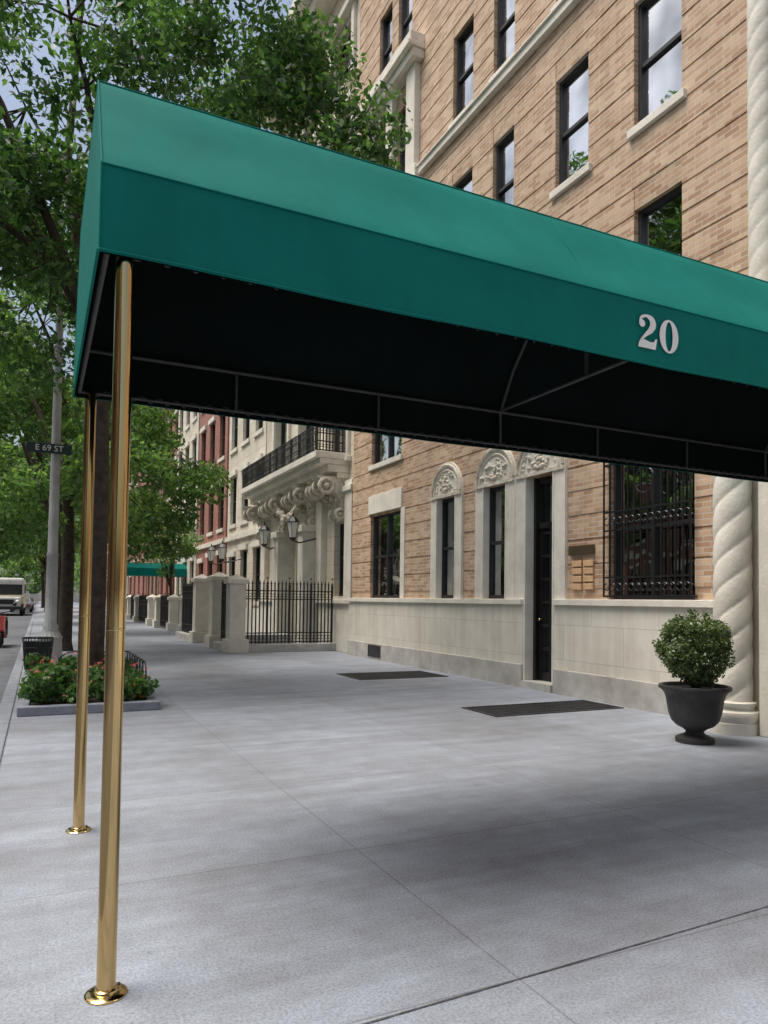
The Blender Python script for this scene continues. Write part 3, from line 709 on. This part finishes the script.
for i,(a,b_,h_,mk) in enumerate(opp): rowhouse({'redbrick':'red_brick_rowhouse','cream':'cream_rowhouse','brown':'brownstone_rowhouse'}[mk],-15,1,a,b_,h_,mk,'lime',50+i,nbay=max(3,int((b_-a)/2.6)),simple=True)
e=empty('distant_apartment_block',(0,215,0)); w=MB(); d_=MB()
for x0,x1,h_ in ((-60,-16,30),(-15.5,10,18),(10.5,50,36)):
    w.box(x0,x1,215,230,-.2,h_)
    x=x0+1.5
    while x<x1-1.5:
        z=2
        while z<h_-2: d_.box(x,x+1.3,214.93,214.99,z,z+1.9); z+=3.4
        x+=3
w.make('walls',M['cream'],e); d_.make('windows',M['frame'],e)
# ============================================================ trees
ex=[]
r=random.Random(5)
for (x,y,z) in [(3.4,9.8,8.6),(4.1,9.4,8.3),(3.0,10,9.3),(3.6,10.2,9.6),(2.6,9.6,8.4),(4.2,10.0,7.9),(1.8,9.5,8.9),(4.6,10.6,8.3),(2.2,9.8,10.2),(-.9,9.8,6.4),(-1.4,10.5,7.4),(.0,9.7,7.6),(-.6,9.4,8.4),(.5,9.3,9.2),(-1,11.4,5.2),(3.6,9.3,7.6),(.1,10.6,5.9),(-.7,10.8,5.9),(-.3,11.8,6.6),(-1.6,11.6,6.3),(.2,12.2,7.3),(-.9,12.6,7.2),(.6,10.6,7.0),(-.3,10.2,7.0),(1.0,9.6,8.2),(.4,13,6.2),(-1.5,12.5,5.4),(-.2,12.8,5.2)]:
    ex.append((x,y,z,r.uniform(.45,.8)))
tree('street_tree',(.7,11.2,0),5.4,(.2,12.4,9.0),(4.6,3.8,3.8),62,60000,.12,11,.15,M['leaf'],extra=ex,limbs=[[(.75,11.2,5.2),(.2,11.1,6.0),(-.6,11.0,6.5),(-1.2,10.9,7.3)],[(.7,11.2,5.3),(1.8,10.6,6.6),(2.8,10.1,7.7),(4.0,9.8,8.2)]])
ex2=[(x,y,z,r.uniform(.4,.75)) for (x,y,z) in [(2.6,18,4.2),(3.2,18.5,4.0),(3.7,18.4,4.3),(2.1,17.6,4.6),(1.5,17,3.9),(.9,16.6,4.3),(.2,16.8,3.9),(-.5,17,3.6),(-.9,17.5,4.3),(2.6,19,3.3),(3.3,19.3,3.5),(1.7,18.8,3.0),(-.7,18.4,3.1),(.1,18.8,3.2),(4.0,19.3,4.7),(-.3,17.6,5.0),(.6,17.8,5.2),(3.0,19.2,2.7),(2.2,18.6,2.6),(-.9,18.8,2.5),(-.5,17.2,5.8),(-1.2,18,5.2),(.1,18,6.2),(-.9,17.6,6.6)]]
tree('street_tree',(.6,20.3,0),4.2,(.8,21,7.4),(4.2,4.2,4.2),55,38000,.15,12,.17,M['leaf2'],extra=ex2)
tree('street_tree',(.6,30,0),4.0,(.8,30,7.4),(4.0,4.2,4.4),48,20000,.20,13,.17,M['leaf2'])
tree('street_tree',(.6,41,0),4.0,(.6,41,7.6),(4.0,4.6,4.4),45,13000,.26,14,.18,M['leaf2'])
tree('street_tree',(.6,55,0),4.0,(.3,55,7.8),(4.2,5,4.8),45,9000,.33,15,.18,M['leaf2'])
tree('street_tree',(.6,72,0),4.0,(.3,72,7.8),(4.4,6,4.8),40,7000,.42,16,.18,M['leaf2'])
tree('young_street_tree',(5.4,34,0),2.2,(5.4,34,3.9),(1.3,1.3,1.5),20,5000,.13,17,.07,M['leaf2'],cl=(.4,.6))
base=tree('street_tree',(-11.6,8,0),4.0,(-11.6,8,8),(4.0,4.4,4.4),50,10000,.30,18,.18,M['leaf2'])
def clone(e,loc,rot):
    n=bpy.data.objects.new(e.name.split('.')[0],None); n.location=loc; n.rotation_euler[2]=rot; scn.collection.objects.link(n)
    for c_ in e.children:
        o=bpy.data.objects.new(c_.name.split('.')[0],c_.data); scn.collection.objects.link(o); o.parent=n; o.matrix_parent_inverse=Matrix.Translation(e.location).inverted()
for i,yy in enumerate((19,30,42,58,80,110)): clone(base,(-11.6,yy,0),i*1.3)
clone(base,(.4,95,0),1)
cl=[(r.uniform(-12,8),r.uniform(140,190),r.uniform(3,12),r.uniform(2,3.5)) for i in range(50)]
me=leaf_mesh('distant_trees',cl,6000,.9,M['leaf2'],seed=9); o=bpy.data.objects.new('distant_trees',me); scn.collection.objects.link(o)
# ============================================================ flower bed
fb=empty('flower_bed',(.55,11,0)); s=MB()
x0,x1,y0,y1=-.2,1.4,9.35,12.6
s.box(x0,x1,y0,y0+.13,0,.11); s.box(x0,x1,y1-.13,y1,0,.11); s.box(x0,x0+.13,y0+.131,y1-.131,0,.11); s.box(x1-.13,x1,y0+.131,y1-.131,0,.11); s.make('stone_edging',M['kerb'],fb,bevel=.012)
s=MB(); s.box(x0+.131,x1-.131,y0+.131,y1-.131,.001,.08); s.make('soil',M['soil'],fb)
cl=[(r.uniform(x0+.15,x1-.15),r.uniform(y0+.2,y1-.2),r.uniform(.12,.46)*(.7+.3*r.random()),r.uniform(.11,.2)) for i in range(130)]
me=leaf_mesh('bed_foliage',cl,12000,.085,M['bedleaf'],seed=21,asp=.65,up=1); o=bpy.data.objects.new('foliage',me); scn.collection.objects.link(o); attach(o,fb)
s=MB()
for i in range(120):
    x=r.uniform(x0+.12,x1-.12); y=r.uniform(y0+.12,y1-.2); z=.40+r.uniform(-.16,.14); q=r.uniform(.018,.034)
    if y<y0+.4: z-=.12
    for k in range(5):
        a=k*1.2566+r.random(); px_,py_=x+q*math.cos(a),y+q*math.sin(a); t=r.uniform(-.02,.02)
        s.add([(x,y,z),(px_+q*.5*math.sin(a),py_-q*.5*math.cos(a),z+t),(px_+q*.4*math.cos(a),py_+q*.4*math.sin(a),z-.01),(px_-q*.5*math.sin(a),py_+q*.5*math.cos(a),z+t+.01)],[(0,1,2,3)])
s.make('blossoms',M['red'],fb)
s=MB()
for p0,p1 in (((x1-.06,10.3),(x1-.06,12.5)),((.3,12.53),(x1-.06,12.53))):
    a=Vector((*p0,0));b_=Vector((*p1,0)); n=int((b_-a).length/.28)
    for i in range(n):
        q0=a.lerp(b_,i/n);q1=a.lerp(b_,(i+1.35)/n); pts=[q0+Vector((0,0,.1))]+[q0.lerp(q1,.5-.5*math.cos(math.pi*t/8))+Vector((0,0,.36+.16*math.sin(math.pi*t/8))) for t in range(9)]+[q1+Vector((0,0,.1))]
        s.tube(pts,.011,6)
    s.tube([a+Vector((0,0,.3)),b_+Vector((0,0,.3))],.01,6)
s.make('hoop_fence',M['black'],fb,smooth=True)
# ============================================================ street furniture
sl=empty('street_lamp',(.22,16.2,0)); s=MB()
flute=lambda r_,a,z: r_*(1-.06*abs(math.sin(a*8)))
s.lathe([(.27,0),(.27,.12),(.24,.16),(.22,.5),(.235,.56),(.2,.62),(.14,.72),(.15,.78),(.115,.84),(.105,2.2),(.12,2.24),(.1,2.3),(.085,5),(.07,7.5),(.06,8.2)],.22,16.2,32,flute)
s.tube([(.22,16.2,8.1),(.15,16.2,8.8),(-.4,16.2,9.4),(-1.2,16.2,9.5),(-1.8,16.2,9.2)],[.055,.05,.045,.04,.035],8)
s.lathe([(.03,9.2),(.05,9.1),(.22,8.98),(.28,8.85),(.26,8.82)],-1.8,16.2,16)
s.make('fluted_post',M['greypaint'],sl,smooth=True)
s=MB(); s.ball((-1.8,16.2,8.83),.2,8,.5); s.make('lens',lampglass,sl,smooth=True)
ss=empty('street_name_sign',(.22,16.1,4.3)); s=MB(); s.box(-.32,.52,16.05,16.07,4.30,4.50); s.make('panel',mat('dark_sign_paint',(.02,.05,.045),None,4,.4),ss,bevel=.006)
tcv=bpy.data.curves.new('lettering','FONT'); tcv.body='E 69 ST'; tcv.size=.17; tcv.align_x='CENTER'; tcv.align_y='CENTER'; tcv.materials.append(M['white'])
o=bpy.data.objects.new('lettering',tcv); o.location=(.1,16.045,4.40); o.rotation_euler=(math.pi/2,0,0); scn.collection.objects.link(o); attach(o,ss)
s=MB(); s.box(.12,.32,16.071,16.12,4.34,4.46); s.make('bracket',M['greypaint'],ss)
lb=empty('litter_bin',(.0,14.9,0)); s=MB()
for k in range(28):
    a=2*math.pi*k/28; s.tube([(0+.21*math.cos(a),14.9+.21*math.sin(a),.04),(.26*math.cos(a),14.9+.26*math.sin(a),.62)],.008,4)
for z_,R in ((.05,.212),(.25,.232),(.45,.248),(.62,.262)): s.ring((0,14.9,z_),R,.013,'z',24)
s.lathe([(.2,.03),(.24,.56)],0,14.9,20)
s.make('basket',M['black'],lb)
bs=empty('shuttle_bus',(-2.2,62,0)); s=MB(); bx=-2.2
s.box(bx-1.15,bx+1.15,61.6,70,.4,1.45); s.make('lower_body',M['busyellow'],bs,bevel=.1)
s=MB(); s.box(bx-1.13,bx+1.13,61.7,70,1.44,2.75); s.make('upper_body',M['buswhite'],bs,bevel=.18)
s=MB(); s.box(bx-1.0,bx+1.0,61.66,61.72,1.5,2.25)
for i in range(7): s.box(bx-1.145,bx-1.12,62.4+i*1.05,63.2+i*1.05,1.6,2.3); s.box(bx+1.12,bx+1.145,62.4+i*1.05,63.2+i*1.05,1.6,2.3)
s.make('windows',M['frame'],bs)
s=MB(); s.box(bx-.95,bx+.95,60.9,61.62,.5,1.3); s.make('hood',M['buswhite'],bs,bevel=.12)
s=MB(); s.box(bx-1.1,bx+1.1,60.75,60.95,.35,.55); s.box(bx-.5,bx+.5,60.87,60.9,.75,1.1); s.make('bumper_grille',M['steel'],bs)
s=MB()
for xx in (-.72,.72): s.ball((bx+xx,60.9,.95),.13,8)
s.make('headlights',M['white'],bs)
s=MB()
for xx in (-1,1):
    for yy in (61.6,68): s.tube([(bx+xx-.13,yy,.32),(bx+xx+.13,yy,.32)],.46,20)
s.make('wheels',M['rubber'],bs)
def car(loc,paint):
    x,y,z=loc; e=empty('parked_car',loc); s=MB()
    prof=[(-2.2,.35),(-2.25,.6),(-2.15,.85),(-1.2,.98),(-.6,1.38),(.7,1.42),(1.5,1.05),(2.15,.98),(2.25,.6),(2.2,.35)]
    hw=.86; vs=[];n=len(prof)
    for xx,sc in ((-hw,1),(hw,1)):
        for (yy,zz) in prof: ins=.16 if zz>1.1 else 0; vs.append((x+xx+(ins if xx<0 else -ins),y+yy,z+zz))
    s.add(vs,[tuple(range(n)),tuple(range(2*n-1,n-1,-1))]+[(i,i+n,(i+1)%n+n,(i+1)%n) for i in range(n)])
    s.make('body',paint,e,bevel=.05); s=MB()
    s.quad((x-.68,y-1.18,z+1.01),(x+.68,y-1.18,z+1.01),(x+.6,y-.64,z+1.37),(x-.6,y-.64,z+1.37)); s.quad((x-.6,y+.74,z+1.41),(x+.6,y+.74,z+1.41),(x+.68,y+1.46,z+1.09),(x-.68,y+1.46,z+1.09))
    for sg in (-1,1): s.add([(x+sg*.875,y-1.0,z+1.0),(x+sg*.875,y+1.3,z+1.02),(x+sg*.725,y+.65,z+1.36),(x+sg*.725,y-.5,z+1.34)],[(0,1,2,3)])
    s.make('windows',M['frame'],e); s=MB()
    for sg in (-1,1):
        for yy in (-1.4,1.4): s.tube([(x+sg*.72,y+yy,z+.32),(x+sg*.9,y+yy,z+.32)],.32,18)
    s.make('wheels',M['rubber'],e); s=MB()
    for sg in (-1,1): s.box(x+sg*.6-.14,x+sg*.6+.14,y-2.28,y-2.2,z+.62,z+.76)
    s.make('lamps',mat('tail_lamp',(.4,.03,.02),None,3,.3),e)
for i,(yy,c_) in enumerate(((76,(.25,.26,.28)),(83,(.03,.03,.04)),(90,(.4,.4,.4)),(97,(.2,.03,.03)))): car((-1.5,yy,-.14),mat('car_paint_%d'%i,c_,None,1,.25,metal=.3))
sc=empty('motor_scooter',(-1.02,24.6,-.14)); x,y,z=-1.02,24.6,-.14; s=MB()
for yy in (-.62,.62): s.ring((x,y+yy,z+.25),.19,.06,'x',18,m_=8)
s.prism_x([(y-.1,z+.3),(y+.85,z+.35),(y+.9,z+.62),(y+.6,z+.78),(y+.1,z+.74),(y-.05,z+.42)],x-.16,x+.16)
s.make('tyres_and_engine_cover',M['rubber'],sc,smooth=True); s=MB()
s.prism_x([(y-.75,z+.5),(y-.55,z+.3),(y-.42,z+.32),(y-.36,z+.85),(y-.46,z+.95)],x-.13,x+.13); s.box(x-.18,x+.18,y-.41,y-.05,z+.28,z+.34)
s.make('bodywork',M['redpaint'],sc,bevel=.04); s=MB()
s.box(x-.15,x+.15,y+.02,y+.85,z+.78,z+.88); s.tube([(x-.34,y-.3,z+1.08),(x,y-.4,z+1.02),(x+.34,y-.3,z+1.08)],.018,6); s.tube([(x,y-.62,z+.25),(x,y-.42,z+1.0)],.03,8)
s.ball((x-.36,y-.35,z+1.28),.06,6); s.ball((x+.36,y-.35,z+1.28),.06,6); s.make('seat_and_handlebar',M['black'],sc,bevel=.015)
fc=empty('entrance_canopy',(5.3,42,0)); s=MB(); s.prism_x([(41,2.6),(41,3.0),(41.35,3.3),(42.65,3.3),(43,3.0),(43,2.6)],3.6,7.4); s.make('canvas_cover',M['green'],fc)
s=MB()
for yy in (41.1,42.9): s.tube([(3.7,yy,0),(3.7,yy,2.6)],.04,8)
s.make('poles',M['brass'],fc)
# ============================================================ light, world, camera
az=Vector((-.40,.12,1)).normalized()
L=bpy.data.lights.new('sun','SUN'); L.energy=3.4; L.angle=math.radians(34); L.color=(1,.965,.91)
lo=bpy.data.objects.new('sun',L); scn.collection.objects.link(lo); lo.rotation_euler=az.to_track_quat('Z','Y').to_euler(); lo.location=(0,0,30)
wd=bpy.data.worlds.new('World'); scn.world=wd; wd.use_nodes=True; nt=wd.node_tree
bg=nt.nodes['Background']; sk=nt.nodes.new('ShaderNodeTexSky'); sk.sky_type='NISHITA'; sk.sun_disc=False
sk.sun_elevation=math.asin(az.z); sk.sun_rotation=math.atan2(az.x,az.y); sk.dust_density=6; sk.air_density=1.4; sk.ozone_density=1.4
nt.links.new(sk.outputs[0],bg.inputs[0]); bg.inputs[1].default_value=.15
cam=bpy.data.cameras.new('camera'); co=bpy.data.objects.new('camera',cam); scn.collection.objects.link(co); scn.camera=co
cam.sensor_fit='AUTO'; cam.sensor_width=36; cam.lens=36*720/1024; cam.shift_y=62/1024; cam.clip_end=1500; cam.clip_start=.05
yaw=math.atan(344/720); pit=.0368; rol=.0132
Fw=Vector((math.sin(yaw),math.cos(yaw),0)); Rt=Vector((math.cos(yaw),-math.sin(yaw),0)); Up=Vector((0,0,1))
f=Fw*math.cos(pit)+Up*math.sin(pit); u=Up*math.cos(pit)-Fw*math.sin(pit)
r2=Rt*math.cos(rol)+u*math.sin(rol); u2=u*math.cos(rol)-Rt*math.sin(rol)
mtx=Matrix((( r2.x,u2.x,-f.x,0),(r2.y,u2.y,-f.y,0),(r2.z,u2.z,-f.z,1.4),(0,0,0,1))); co.matrix_world=mtx
scn.view_settings.view_transform='Standard'; scn.view_settings.look='None'; scn.view_settings.exposure=0
